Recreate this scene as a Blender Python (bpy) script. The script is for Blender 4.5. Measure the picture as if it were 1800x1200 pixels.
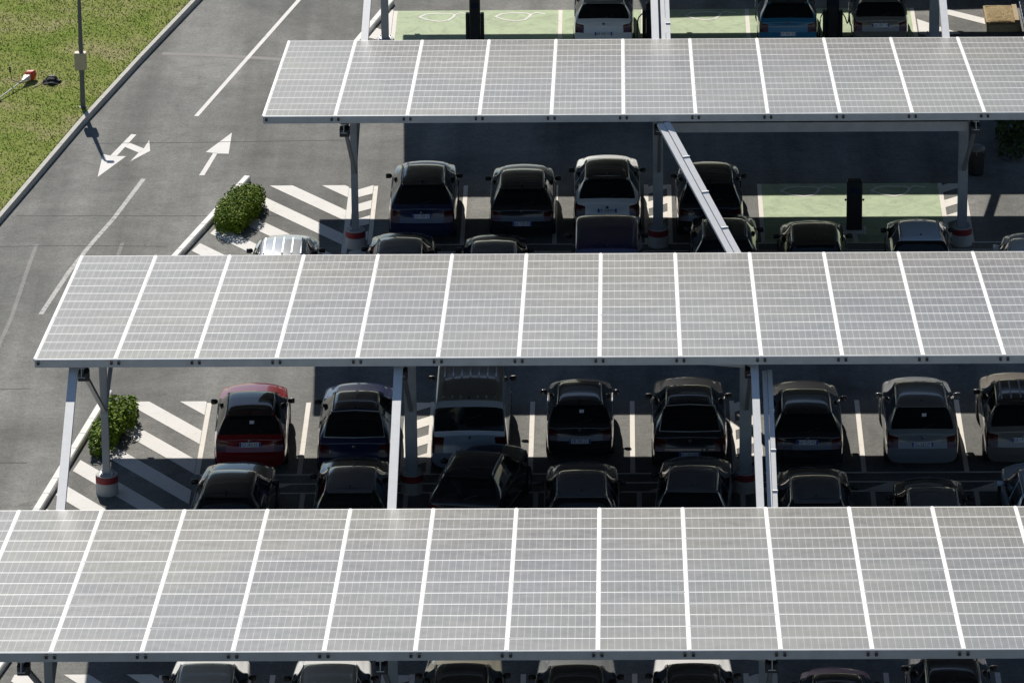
import bpy, bmesh, math, random
from mathutils import Vector, Matrix
R = math.radians
random.seed(7)
scene = bpy.context.scene
for o in list(bpy.data.objects): bpy.data.objects.remove(o)
C = scene.collection

# ------------------------------------------------------------------ camera
PITCH, YAW, ROLL, CAMH = 0.3576, -0.0195, -0.0114, 54.0223
fw = Vector((math.sin(YAW)*math.cos(PITCH), math.cos(YAW)*math.cos(PITCH), -math.sin(PITCH)))
rt = Vector((math.cos(YAW), -math.sin(YAW), 0)); up = rt.cross(fw)
rt2 = math.cos(ROLL)*rt + math.sin(ROLL)*up
up2 = -math.sin(ROLL)*rt + math.cos(ROLL)*up
cam = bpy.data.cameras.new('camera'); camo = bpy.data.objects.new('camera', cam); C.objects.link(camo)
m = Matrix((rt2, up2, -fw)).transposed().to_4x4(); m.translation = Vector((0, -130, CAMH))
camo.matrix_world = m
cam.sensor_fit = 'HORIZONTAL'; cam.sensor_width = 36; cam.lens = 36*10500/1800
cam.clip_start = 1; cam.clip_end = 6000
scene.camera = camo

# ------------------------------------------------------------------ light
SUNV = Vector((-0.2738, 1.2578, 1.0)).normalized()          # towards the sun
EL = math.asin(SUNV.z); AZ = math.atan2(SUNV.x, SUNV.y)     # azimuth clockwise from +Y
w = bpy.data.worlds.new("World"); scene.world = w; w.use_nodes = True
nt = w.node_tree; bg = nt.nodes['Background']
sky = nt.nodes.new('ShaderNodeTexSky'); sky.sky_type = 'NISHITA'; sky.sun_disc = False
sky.sun_elevation = EL; sky.sun_rotation = AZ; sky.air_density = 1.0; sky.dust_density = 0.2; sky.ozone_density = 2.5; sky.altitude = 50
nt.links.new(sky.outputs[0], bg.inputs[0]); bg.inputs[1].default_value = 0.065
sl = bpy.data.lights.new('sun', 'SUN'); sl.energy = 5.0; sl.angle = R(0.5); sl.color = (1.0, 0.95, 0.87)
so = bpy.data.objects.new('sun', sl); C.objects.link(so)
so.rotation_euler = SUNV.to_track_quat('Z', 'Y').to_euler()
vs = scene.view_settings; vs.view_transform = 'Standard'; vs.look = 'None'; vs.exposure = 0.15; vs.gamma = 1.0
vs.use_curve_mapping = False
scene.cycles.max_bounces = 6

# ------------------------------------------------------------------ materials
class NB:
    def __init__(s, name):
        s.m = bpy.data.materials.new(name); s.m.use_nodes = True
        s.t = s.m.node_tree; s.b = s.t.nodes['Principled BSDF']
    def n(s, t, **k):
        x = s.t.nodes.new(t)
        for a, v in k.items(): setattr(x, a, v)
        return x
    def l(s, a, b): s.t.links.new(a, b)
    def noise(s, scale, detail=4, rough=.55, vec=None, dist=0):
        x = s.n('ShaderNodeTexNoise'); x.inputs['Scale'].default_value = scale; x.inputs['Detail'].default_value = detail
        x.inputs['Roughness'].default_value = rough; x.inputs['Distortion'].default_value = dist
        if vec is not None: s.l(vec, x.inputs['Vector'])
        return x.outputs['Fac']
    def ramp(s, fac, stops):
        x = s.n('ShaderNodeValToRGB'); e = x.color_ramp.elements
        while len(e) < len(stops): e.new(.5)
        for q, (p, c) in zip(e, stops):
            q.position = p; q.color = (c, c, c, 1) if isinstance(c, (int, float)) else (*c, 1)
        s.l(fac, x.inputs[0]); return x.outputs[0]
    def mix(s, fac, a, b, mode='MIX'):
        x = s.n('ShaderNodeMix', data_type='RGBA', blend_type=mode)
        for i, v in ((0, fac), (6, a), (7, b)):
            if hasattr(v, 'default_value') and hasattr(v, 'is_linked'): s.l(v, x.inputs[i])
            else: x.inputs[i].default_value = v if i == 0 else (*v, 1)
        return x.outputs[2]
    def math(s, op, a, b=None, c=None):
        x = s.n('ShaderNodeMath', operation=op)
        for i, v in enumerate((a, b, c)):
            if v is None: continue
            if hasattr(v, 'is_linked'): s.l(v, x.inputs[i])
            else: x.inputs[i].default_value = v
        return x.outputs[0]
    def bump(s, h, strength=.3, dist=.02):
        x = s.n('ShaderNodeBump'); x.inputs['Strength'].default_value = strength; x.inputs['Distance'].default_value = dist
        s.l(h, x.inputs['Height']); s.l(x.outputs[0], s.b.inputs['Normal'])
    def pos(s): return s.n('ShaderNodeNewGeometry').outputs['Position']
    def obj(s): return s.n('ShaderNodeTexCoord').outputs['Object']
    def set(s, col=None, rough=None, metal=None, coat=None, spec=None):
        if col is not None:
            if hasattr(col, 'is_linked'): s.l(col, s.b.inputs['Base Color'])
            else: s.b.inputs['Base Color'].default_value = (*col, 1)
        if rough is not None:
            if hasattr(rough, 'is_linked'): s.l(rough, s.b.inputs['Roughness'])
            else: s.b.inputs['Roughness'].default_value = rough
        if metal is not None: s.b.inputs['Metallic'].default_value = metal
        if coat is not None: s.b.inputs['Coat Weight'].default_value = coat; s.b.inputs['Coat Roughness'].default_value = .04
        if spec is not None: s.b.inputs['Specular IOR Level'].default_value = spec
        return s.m

def plain(name, col, rough=.6, metal=0, coat=None, spec=None, var=.12, sc=9.):
    n = NB(name)
    f = n.noise(sc, 5, .6, n.obj())
    c = n.mix(f, tuple(v*(1-var) for v in col), tuple(min(1, v*(1+var)) for v in col))
    return n.set(c, rough, metal, coat, spec)

def asphalt_color(n):
    p = n.pos()
    big = n.ramp(n.noise(.16, 5, .6, p, .6), [(.36, (.136, .137, .130)), (.62, (.218, .217, .203))])
    mp = n.n('ShaderNodeMapping'); n.l(p, mp.inputs[0]); mp.inputs['Rotation'].default_value = (0, 0, R(-11)); mp.inputs['Scale'].default_value = (1.1, .05, 1)
    tr = n.ramp(n.noise(.8, 3, .5, mp.outputs[0]), [(.36, .76), (.64, 1.17)])
    c = n.mix(1., big, tr, 'MULTIPLY')
    mid = n.ramp(n.noise(1.7, 6, .65, p), [(.3, .84), (.7, 1.12)])
    c = n.mix(1., c, mid, 'MULTIPLY')
    md2 = n.ramp(n.noise(8, 5, .75, p), [(.32, .80), (.68, 1.18)])
    c = n.mix(1., c, md2, 'MULTIPLY')
    sp = n.ramp(n.noise(26, 4, .8, p), [(.30, .55), (.5, .98), (.72, 1.5)])
    c = n.mix(1., c, sp, 'MULTIPLY')
    st = n.ramp(n.noise(.8, 7, .7, p, 1.5), [(.58, 0.), (.70, .42)])
    c = n.mix(st, c, (.075, .072, .068))
    vo = n.n('ShaderNodeTexVoronoi', feature='DISTANCE_TO_EDGE'); vo.inputs['Scale'].default_value = .32
    wv = n.n('ShaderNodeVectorMath', operation='ADD'); nz = n.n('ShaderNodeTexNoise'); nz.inputs['Scale'].default_value = 1.3; nz.inputs['Detail'].default_value = 6
    n.l(p, nz.inputs['Vector']); n.l(p, wv.inputs[0]); n.l(nz.outputs['Color'], wv.inputs[1]); n.l(wv.outputs[0], vo.inputs['Vector'])
    ck = n.math('LESS_THAN', vo.outputs[0], .006)
    ck = n.math('MULTIPLY', ck, n.ramp(n.noise(.12, 3, .5, p), [(.52, 0.), (.60, .32)]))
    c = n.mix(ck, c, (.06, .058, .055))
    return c, p
def mat_asphalt():
    n = NB('asphalt'); c, p = asphalt_color(n)
    n.bump(n.noise(60, 3, .7, p), .35, .01)
    return n.set(c, .9, spec=.25)
def mat_paint(name, col, wear=.5, amount=.75, streak=False):
    n = NB(name); a, p = asphalt_color(n)
    f = n.noise(5.5, 9, .72, p, .4)
    f2 = n.noise(38, 5, .8, p)
    g = n.math('ADD', n.math('MULTIPLY', f, .65), n.math('MULTIPLY', f2, .35))
    k = n.ramp(g, [(wear, 0.), (wear+.09, amount)])
    tone = n.mix(n.noise(1.2, 4, .6, p), tuple(v*.86 for v in col), tuple(min(1, v*1.1) for v in col))
    if streak:
        d = n.ramp(n.noise(.9, 6, .65, p, 2.), [(.45, 1.), (.7, .70)])
        tone = n.mix(1., tone, d, 'MULTIPLY')
    return n.set(n.mix(k, tone, a), .75, spec=.3)
def mat_panel():
    n = NB('solar_cells')
    uv = n.n('ShaderNodeTexCoord').outputs['UV']
    s = n.n('ShaderNodeSeparateXYZ'); n.l(uv, s.inputs[0])
    def line(v, pitch, half):
        fr = n.math('FRACT', n.math('DIVIDE', v, pitch))
        d = n.math('MULTIPLY', n.math('ABSOLUTE', n.math('SUBTRACT', fr, .5)), pitch)   # 0 mid cell .. pitch/2 at edge
        return n.math('GREATER_THAN', d, pitch/2-half)
    lx = line(s.outputs[0], 1.79/12, .0085)
    ly = line(s.outputs[1], .9/6, .007)
    bus = line(n.math('ADD', s.outputs[0], .0363), 1.79/24, .0016)
    inf = n.n('ShaderNodeObjectInfo')
    rnd = n.ramp(n.noise(.16, 3, .55, n.pos(), .4), [(.38, 0.), (.62, 1.)])
    cell = n.mix(rnd, (.150, .150, .158), (.184, .181, .164))
    dust = n.ramp(n.noise(.33, 4, .55, n.pos(), .3), [(.35, .92), (.68, 1.10)])
    cell = n.mix(1., cell, dust, 'MULTIPLY')
    c = n.mix(n.math('MULTIPLY', bus, .20), cell, (.45, .45, .45))
    c = n.mix(n.math('MULTIPLY', ly, .10), c, (.45, .45, .45))
    vis = n.ramp(n.noise(.7, 3, .6, n.pos(), .3), [(.34, .32), (.68, .56)])
    c = n.mix(n.math('MULTIPLY', lx, vis), c, (.50, .50, .49))
    rg = n.ramp(n.noise(3.5, 4, .6, n.pos()), [(.3, .33), (.7, .40)])
    return n.set(c, rg, spec=.5)

M = {}
M['asphalt'] = mat_asphalt()
M['white_paint'] = mat_paint('white_road_paint', (.70, .68, .65), .56, .62)
M['worn_paint'] = mat_paint('worn_road_paint', (.44, .43, .41), .50, .9)
M['faint_paint'] = mat_paint('faded_road_paint', (.215, .213, .202), .36, .98)
M['bay_paint'] = mat_paint('bay_line_paint', (.72, .68, .62), .56, .75)
M['green_paint'] = mat_paint('green_bay_paint', (.39, .48, .29), .535, .6, True)
M['joint'] = plain('asphalt_joint', (.075, .073, .07), .9)
M['patch'] = plain('asphalt_patch', (.235, .225, .21), .9, sc=4)
M['cells'] = mat_panel()
M['alu'] = plain('white_aluminium', (.72, .72, .71), .45, 0, var=.06)
M['seam'] = plain('white_cover_strip', (.84, .84, .82), .4, 0, var=.05)
M['sheet'] = plain('roof_sheet', (.16, .17, .19), .55, 0)
M['steel'] = plain('galvanised_steel', (.37, .40, .43), .42, .45, var=.22, sc=3.5)
M['steel_light'] = plain('bright_galvanised_steel', (.68, .69, .70), .5, .0, var=.14, sc=5)
M['clamp'] = plain('black_clamp', (.025, .025, .03), .5)
M['concrete'] = plain('painted_concrete', (.50, .49, .47), .85, var=.25, sc=6)
M['red_band'] = plain('red_band_paint', (.27, .025, .03), .6)
M['kerb_white'] = mat_paint('white_kerb_paint', (.82, .80, .77), .62, .6)
M['kerb_stone'] = plain('kerb_concrete', (.50, .48, .43), .9, var=.28, sc=5)
M['black_plastic'] = plain('black_plastic', (.018, .018, .02), .45)
M['grey_plastic'] = plain('grey_plastic', (.15, .15, .16), .5)
M['glass'] = plain('tinted_car_glass', (.008, .010, .012), .06, spec=.55, var=.3, sc=1.5)
M['tyre'] = plain('tyre_rubber', (.02, .02, .02), .85)
M['rim'] = plain('wheel_alloy', (.35, .35, .36), .3, .8)
M['moulding'] = plain('dark_moulding', (.10, .10, .105), .22, .3)
M['chrome'] = plain('chrome', (.72, .72, .74), .18, .9)
M['tail_red'] = plain('tail_lamp_red', (.075, .004, .006), .15, spec=.6)
M['lamp_clear'] = plain('head_lamp_clear', (.45, .45, .47), .12, spec=.6)
M['plate_white'] = plain('plate_white', (.72, .74, .78), .4)
M['plate_blue'] = plain('plate_blue', (.02, .06, .35), .4)
M['plate_black'] = plain('plate_lettering', (.015, .015, .02), .5)
M['rail_silver'] = plain('roof_rail_silver', (.52, .53, .55), .35, .5)
M['lamp_pole'] = plain('lamp_pole_paint', (.13, .135, .14), .5)
M['beige_box'] = plain('beige_cabinet', (.50, .42, .29), .6, var=.1)
M['bark'] = plain('bark', (.09, .065, .04), .9)
M['orange'] = plain('orange_plastic', (.66, .055, .010), .35)
M['white_plastic'] = plain('white_plastic', (.72, .70, .70), .4)
M['stick'] = plain('pale_wood', (.60, .52, .30), .7)
M['black_cloth'] = plain('black_cloth', (.02, .02, .022), .9)
M['wood'] = plain('weathered_wood', (.36, .27, .15), .85, var=.3, sc=7)
M['straw'] = plain('straw', (.46, .34, .16), .9, var=.4, sc=14)
M['blue_steel'] = plain('blue_container_paint', (.03, .075, .17), .5, var=.2, sc=3)
M['screen'] = plain('dark_screen', (.02, .03, .05), .1)
def mat_leaf(name, a, b):
    n = NB(name); i = n.n('ShaderNodeNewGeometry').outputs['Random Per Island']
    return n.set(n.mix(i, a, b), .75, spec=.12)
M['leaf_dark'] = mat_leaf('hedge_leaf', (.060, .120, .010), (.225, .310, .022))
M['leaf_light'] = mat_leaf('shrub_leaf', (.065, .130, .012), (.240, .340, .026))
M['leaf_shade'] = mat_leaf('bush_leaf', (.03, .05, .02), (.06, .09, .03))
def mat_grass_ground():
    n = NB('grass_soil'); p = n.pos()
    f = n.noise(.45, 6, .65, p, .5)
    c = n.ramp(f, [(.34, (.150, .215, .026)), (.52, (.225, .255, .060)), (.70, (.330, .295, .150))])
    c = n.mix(1., c, n.ramp(n.noise(9, 5, .75, p), [(.3, .6), (.7, 1.3)]), 'MULTIPLY')
    return n.set(c, .95, spec=.1)
M['grass_ground'] = mat_grass_ground()
def mat_blade():
    n = NB('grass_blade'); i = n.n('ShaderNodeNewGeometry').outputs['Random Per Island']
    f = n.noise(.45, 6, .65, n.pos(), .5)
    g = n.mix(i, (.140, .230, .028), (.255, .325, .060))
    d = n.mix(i, (.310, .310, .085), (.420, .385, .165))
    k = n.ramp(f, [(.47, 0.), (.66, .7)])
    return n.set(n.mix(k, g, d), .7, spec=.2)
M['blade'] = mat_blade()
def paint(name, col, metal=.0, rough=.2):
    n = NB('car_paint_'+name)
    f = n.noise(3.5, 4, .6, n.obj())
    c = n.mix(f, tuple(v*.93 for v in col), tuple(v*1.07 for v in col))
    return n.set(c, rough, metal, .8)
PAINTS = dict(red=(.20, .006, .009), black=(.022, .022, .026), navy=(.018, .025, .070), darkgrey=(.125, .125, .138), grey=(.22, .23, .24),
              white=(.78, .78, .78), silver=(.46, .48, .50), blue=(.035, .19, .32), taupe=(.21, .19, .165), beige=(.24, .23, .19), midgrey=(.16, .17, .175),
              vanblue=(.31, .37, .45), vanroof=(.27, .26, .24), bluegrey=(.60, .71, .86), purple=(.022, .016, .035), brown=(.032, .027, .022), inkblue=(.018, .018, .065),
              greenblack=(.022, .027, .028))
PM = {k: paint(k, v, .15 if k in ('silver', 'taupe', 'beige') else .0) for k, v in PAINTS.items()}

# ------------------------------------------------------------------ mesh helpers
def mesh(name, verts, faces, mats, mi=None, smooth=False):
    me = bpy.data.meshes.new(name); me.from_pydata([tuple(v) for v in verts], [], faces); 
    for q in (mats if isinstance(mats, (list, tuple)) else [mats]): me.materials.append(q)
    if mi is not None: me.polygons.foreach_set('material_index', mi)
    if smooth: me.polygons.foreach_set('use_smooth', [True]*len(me.polygons))
    me.update(); return me
def link(name, me, parent=None, loc=(0, 0, 0), rot=(0, 0, 0)):
    o = bpy.data.objects.new(name, me); C.objects.link(o); o.location = loc; o.rotation_euler = rot
    if parent is not None: o.parent = parent
    return o
def tag(o, label=None, cat=None, group=None, kind=None):
    if label: o['label'] = label
    if cat: o['category'] = cat
    if group: o['group'] = group
    if kind: o['kind'] = kind
    return o
def thing(name, label, cat, loc=(0, 0, 0), rz=0, group=None):
    return tag(link(name, None, None, loc, (0, 0, rz)), label, cat, group)
class MB:
    def __init__(s): s.v = []; s.f = []; s.m = []
    def quad(s, pts, mi=0):
        b = len(s.v); s.v += [Vector(p) for p in pts]; s.f.append(tuple(range(b, b+len(pts)))); s.m.append(mi)
    def hexa(s, p, mi=0):      # p: 4 bottom + 4 top, ccw
        b = len(s.v); s.v += [Vector(q) for q in p]
        for f in ((3, 2, 1, 0), (4, 5, 6, 7), (0, 1, 5, 4), (1, 2, 6, 5), (2, 3, 7, 6), (3, 0, 4, 7)):
            s.f.append(tuple(b+i for i in f)); s.m.append(mi)
    def box(s, c, d, mi=0, rz=0):
        x, y, z = (q/2 for q in d); cs, sn = math.cos(rz), math.sin(rz)
        P = [Vector((c[0]+a*cs-b_*sn, c[1]+a*sn+b_*cs, c[2]+e)) for e in (-z, z) for a, b_ in ((-x, -y), (x, -y), (x, y), (-x, y))]
        s.hexa(P, mi)
    def bbox(s, c, d, bev=.02, mi=0, rz=0):   # box with chamfered vertical + top edges
        x, y, z = d[0]/2, d[1]/2, d[2]/2; b = bev; cs, sn = math.cos(rz), math.sin(rz)
        def ring(x, y, b, zz):
            return [(c[0]+a*cs-e*sn, c[1]+a*sn+e*cs, c[2]+zz) for a, e in ((-x+b, -y), (x-b, -y), (x, -y+b), (x, y-b), (x-b, y), (-x+b, y), (-x, y-b), (-x, -y+b))]
        s.loft([ring(x, y, b, -z), ring(x, y, b, z-b), ring(x-b, y-b, b, z)], mi, caps=True)
    def loft(s, rings, mi=0, caps=True):
        b = len(s.v); n = len(rings[0])
        for r in rings: s.v += [Vector(p) for p in r]
        for i in range(len(rings)-1):
            for j in range(n):
                k = (j+1) % n
                s.f.append((b+i*n+j, b+i*n+k, b+(i+1)*n+k, b+(i+1)*n+j)); s.m.append(mi)
        if caps:
            s.f.append(tuple(b+j for j in reversed(range(n)))); s.m.append(mi)
            s.f.append(tuple(b+(len(rings)-1)*n+j for j in range(n))); s.m.append(mi)
    def beam(s, a, b_, wd, ht, mi=0, upv=Vector((0, 0, 1))):
        a, b_ = Vector(a), Vector(b_); d = (b_-a).normalized(); sd = d.cross(upv).normalized(); u = sd.cross(d)
        def r(p): return [p-sd*wd/2-u*ht/2, p+sd*wd/2-u*ht/2, p+sd*wd/2+u*ht/2, p-sd*wd/2+u*ht/2]
        s.loft([r(a), r(b_)], mi)
    def ibeam(s, a, b_, wd, ht, mi=0, upv=Vector((0, 0, 1)), t=.02):
        a, b_ = Vector(a), Vector(b_); d = (b_-a).normalized(); sd = d.cross(upv).normalized(); u = sd.cross(d)
        for off in (-1, 1): s.beam(a+u*off*(ht/2-t/2), b_+u*off*(ht/2-t/2), wd, t, mi, upv)
        s.beam(a, b_, t, ht-2*t, mi, upv)
    def tube(s, pts, r, n=8, mi=0):
        pts = [Vector(p) for p in pts]; rings = []
        for i, p in enumerate(pts):
            d = (pts[min(i+1, len(pts)-1)]-pts[max(i-1, 0)]).normalized()
            sd = d.cross(Vector((0, 0, 1)) if abs(d.z) < .95 else Vector((0, 1, 0))).normalized(); u = sd.cross(d)
            rr = r[i] if isinstance(r, (list, tuple)) else r
            rings.append([p+sd*rr*math.cos(2*math.pi*j/n)+u*rr*math.sin(2*math.pi*j/n) for j in range(n)])
        s.loft(rings, mi)
    def lathe(s, prof, n=24, c=(0, 0, 0), mi=0, mis=None):
        b = len(s.v); m_ = len(prof)
        for j in range(n):
            a = 2*math.pi*j/n
            for r, z in prof: s.v.append(Vector((c[0]+r*math.cos(a), c[1]+r*math.sin(a), c[2]+z)))
        for j in range(n):
            k = (j+1) % n
            for i in range(m_-1):
                s.f.append((b+j*m_+i, b+k*m_+i, b+k*m_+i+1, b+j*m_+i+1)); s.m.append(mis[i] if mis else mi)
    def mesh(s, name, mats, smooth=False): return mesh(name, s.v, s.f, mats, s.m, smooth)
    def build(s, name, mats, parent=None, loc=(0, 0, 0), rot=(0, 0, 0), smooth=False):
        return link(name, s.mesh(name, mats, smooth), parent, loc, rot)
def sheet(name, polys, mat, z, label=None):
    b = MB()
    for p in polys: b.quad([(x, y, z) for x, y in p])
    for i, f in enumerate(b.f):
        q = [b.v[k] for k in f]; a = sum(q[k].x*q[(k+1) % len(q)].y-q[(k+1) % len(q)].x*q[k].y for k in range(len(q)))
        if a < 0: b.f[i] = tuple(reversed(f))
    o = b.build(name, mat); tag(o, label, kind='structure'); return o
def ribbon(pts, wd):
    out = []
    for a, b in zip(pts[:-1], pts[1:]):
        a, b = Vector(a), Vector(b); d = (b-a).normalized(); n = Vector((-d.y, d.x))*wd/2
        out.append([(a+n)[:], (b+n)[:], (b-n)[:], (a-n)[:]])
    return out
def path_strip(pts, wd):       # mitred strip, one quad per segment
    P = [Vector(p) for p in pts]; L, Rr = [], []
    for i, p in enumerate(P):
        d = (P[min(i+1, len(P)-1)]-P[max(i-1, 0)]).normalized(); n = Vector((-d.y, d.x))*wd/2
        L.append((p+n)[:]); Rr.append((p-n)[:])
    return [[L[i], L[i+1], Rr[i+1], Rr[i]] for i in range(len(P)-1)]
def clip(poly, a, b):          # keep left side of a->b
    out = []; a, b = Vector(a), Vector(b)
    def sd(p): return (b.x-a.x)*(p[1]-a.y)-(b.y-a.y)*(p[0]-a.x)
    for i, p in enumerate(poly):
        q = poly[(i+1) % len(poly)]; s, t = sd(p), sd(q)
        if s >= 0: out.append(p)
        if s*t < 0:
            k = s/(s-t); out.append((p[0]+(q[0]-p[0])*k, p[1]+(q[1]-p[1])*k))
    return out
def clip_poly(p, region):      # region ccw convex
    for i in range(len(region)):
        if len(p) < 3: return []
        p = clip(p, region[i], region[(i+1) % len(region)])
    return p if len(p) >= 3 else []

# ------------------------------------------------------------------ ground, road, markings
tag(link('ground', mesh('ground', [(-1500, -1500, 0), (1500, -1500, 0), (1500, 1500, 0), (-1500, 1500, 0)], [(0, 1, 2, 3)], M['asphalt'])), 'grey weathered asphalt of the car park and access road', kind='structure')
KERB = [(-20.6, 4.), (-18.6, 14.), (-16.97, 23.86), (-16.34, 27.19), (-15.38, 32.33), (-14.14, 38.27), (-12.77, 44.49), (-11.6, 50), (-9.5, 60)]
KW, KH = .15, .17
g = MB()
for (a, b) in zip(KERB[:-1], KERB[1:]):
    g.quad([(a[0]-KW, a[1], .13), (b[0]-KW, b[1], .13), (b[0]-60, b[1], .13), (a[0]-60, a[1], .13)])
tag(g.build('grass_verge', M['grass_ground']), 'patchy mown grass verge beside the road', kind='structure')
k = MB()
for (a, b) in zip(KERB[:-1], KERB[1:]):
    a, b = Vector(a), Vector(b); L = (b-a).length; n = max(1, int(L/1.0)); d = (b-a)/n
    for i in range(n):
        p, q = a+d*i, a+d*(i+1)-d.normalized()*.012
        k.hexa([(p.x-KW, p.y, .0), (p.x, p.y, .0), (q.x, q.y, .0), (q.x-KW, q.y, .0), (p.x-KW, p.y, KH), (p.x-.015, p.y, KH), (q.x-.015, q.y, KH), (q.x-KW, q.y, KH)])
tag(k.build('road_kerb', M['kerb_stone']), 'grey concrete kerb between grass and road', kind='structure')

Z1 = .004
def lines_v(xs, y0, y1, wd=.12):
    return [[(x-wd/2, y0), (x+wd/2, y0), (x+wd/2, y1), (x-wd/2, y1)] for x in xs]
b_, gp = 2.5, .64
XB, XA = -10.37, -6.79
XBl = [XB, XB+b_, XB+2*b_, XB+2*b_+gp, XB+3*b_+gp, XB+4*b_+gp, XB+5*b_+gp, XB+5*b_+2*gp, XB+6*b_+2*gp, XB+7*b_+2*gp, XB+8*b_+2*gp]
XAl = [XA, XA+b_, XA+2*b_, XA+3*b_, XA+3*b_+gp, XA+4*b_+gp, XA+5*b_+gp, XA+6*b_+gp, XA+6*b_+2*gp, XA+7*b_+2*gp]
YA, YB, YC, YZ = 26.92, 10.22, -6.8, 43.2
bays = []
for xs, y in ((XBl, YB), (XAl, YA), (XBl, YC)):
    bays += lines_v(xs, y-4.85, y)
    bays += lines_v([x+.15 for x in xs], y-11.0, y-6.15)
    x0, x1 = xs[0]+.07, 14
    for yy in (y-4.9, y-5.5, y-6.1):
        bays.append([(x0, yy-.045), (x1, yy-.045), (x1, yy+.045), (x0, yy+.045)])
bays += lines_v(XAl[:8], YZ-4.85, YZ)
sheet('bay_line_markings', bays, M['bay_paint'], Z1, 'white painted parking bay lines')
# hatching between the facing rows and at the column gaps
hz = []
for xs, y in ((XBl, YB), (XAl, YA), (XBl, YC)):
    reg = [(xs[0]+.1, y-6.05), (14, y-6.05), (14, y-5.55), (xs[0]+.1, y-5.55)]
    x = xs[0]+.6
    while x < 13.5:
        hz.append([(x, y-6.05), (x+1.1, y-6.05), (x+1.75, y-5.55), (x+.65, y-5.55)]); x += 2.6
def chev(x0, x1, y0, y1):
    reg = [(x0+.06, y0), (x1-.06, y0), (x1-.06, y1), (x0+.06, y1)]; y = y0-1
    while y < y1:
        p = clip_poly([(x0, y), (x1, y+.55), (x1, y+1.15), (x0, y+.6)], reg)
        if p: hz.append(p)
        y += 1.25
for (i, xs, y) in ((2, XBl, YB), (6, XBl, YB), (3, XAl, YA), (7, XAl, YA), (2, XBl, YC), (6, XBl, YC)):
    chev(xs[i], xs[i+1], y-4.85, y-.05)
sheet('gap_hatch_markings', hz, M['bay_paint'], .008, 'white hatch stripes in the gaps between bays')
# striped islands at the row ends
isl = []
RA = [(-11.75, 21.0), (-7.535, 21.0), (-7.535, 26.98), (-10.0, 26.98)]
RB = [(-13.9, 3.0), (-10.44, 3.0), (-10.44, 10.33), (-12.6, 10.33)]
RC = [(-14.6, -14.0), (-10.43, -14.0), (-10.43, -6.75), (-13.7, -6.75)]
def stripes(reg, x0, y0, slope, period, thick, n):
    for i in range(-2, n):
        y = y0-i*period
        p = clip_poly([(-20, y+slope*(-20-x0)-thick), (-3, y+slope*(-3-x0)-thick), (-3, y+slope*(-3-x0)), (-20, y+slope*(-20-x0))], reg)
        if p: isl.append(p)
# A stripes: upper edge through (-9.18,27.08)-(-7.48,24.8); B: (-11.89,10.26)-(-10.45,8.24)
stripes(RA, -9.18, 27.08, -1.34, 1.95, .87, 9)
stripes(RB, -11.89, 10.32, -1.40, 1.98, .90, 9)
stripes(RC, -13.41, -6.78, -1.40, 1.98, .80, 9)
isl.append([(-7.53, 21.3), (-7.38, 21.3), (-7.38, 26.6), (-7.53, 26.75)])
for y in (26.98, 25.72, 24.45, 23.15, 21.9):
    isl.append([(-7.32, y-.42), (-6.86, y), (-6.86, y-.72), (-7.32, y-1.08)])
isl += [[(-7.06, 40.3), (-6.86, 40.3), (-6.86, 43.3), (-7.06, 43.3)], [(-7.55, 40.55), (-7.07, 40.2), (-7.07, 41.2), (-7.4, 41.6)], [(-7.07, 42.4), (-7.07, 43.3), (-7.3, 43.0)]]
isl += [[(9.35, 43.0), (11.0, 41.5), (11.0, 42.1), (9.75, 43.2)], [(8.95, 42.1), (9.6, 41.3), (10.2, 40.6), (9.4, 40.4), (8.95, 40.6)]]
sheet('island_stripe_markings', isl, M['white_paint'], .008, 'bold white diagonal stripes on the row end islands')
# green charging bays
gr = [[(x0+.06, y0), (x1-.06, y0), (x1-.06, y1), (x0+.06, y1)] for x0, x1, y0, y1 in
      [(XAl[5], XAl[6], YA-4.85, YA), (XAl[6], XAl[7], YA-4.85, YA), (XAl[0], XAl[1], YZ-4.85, YZ), (XAl[1], XAl[2], YZ-4.85, YZ), (XAl[2], XAl[3], YZ-4.85, YZ),
       (XAl[3]+.05, XAl[4]-.05, YZ-4.85, YZ), (XAl[4], XAl[5], YZ-4.85, YZ), (XAl[5], XAl[6], YZ-4.85, YZ), (XAl[6], XAl[7], YZ-4.85, YZ)]]
sheet('charging_bay_paint', gr, M['green_paint'], Z1, 'worn green paint of the charging bays')
sy, sy2 = [], []
def ev(cx, cy):
    o = [(-.62, .05), (-.42, .35), (-.1, .42), (.3, .40), (.45, .28), (.62, .45), (.9, .30)]
    u = [(-.62, .05), (-.35, -.25), (.0, -.42), (.28, -.28), (.42, .05), (.45, .28)]
    for q, k in ((o, sy), (u, sy2)): k.extend(path_strip([(cx+x, cy+y) for x, y in q], .085))
for x in ((XAl[5]+XAl[6])/2-.05, (XAl[6]+XAl[7])/2-.05): ev(x, 26.25)
for x in ((XAl[0]+XAl[1])/2+.1, (XAl[1]+XAl[2])/2-.1, (XAl[4]+XAl[5])/2): ev(x, 42.5)
b = MB()
for lst, z in ((sy, .008), (sy2, .010)):
    for p in lst: b.quad([(x, y, z) for x, y in p])
tag(b.build('plug_symbol_markings', M['white_paint']), 'white electric plug symbols painted on green bays', kind='structure')
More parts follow.
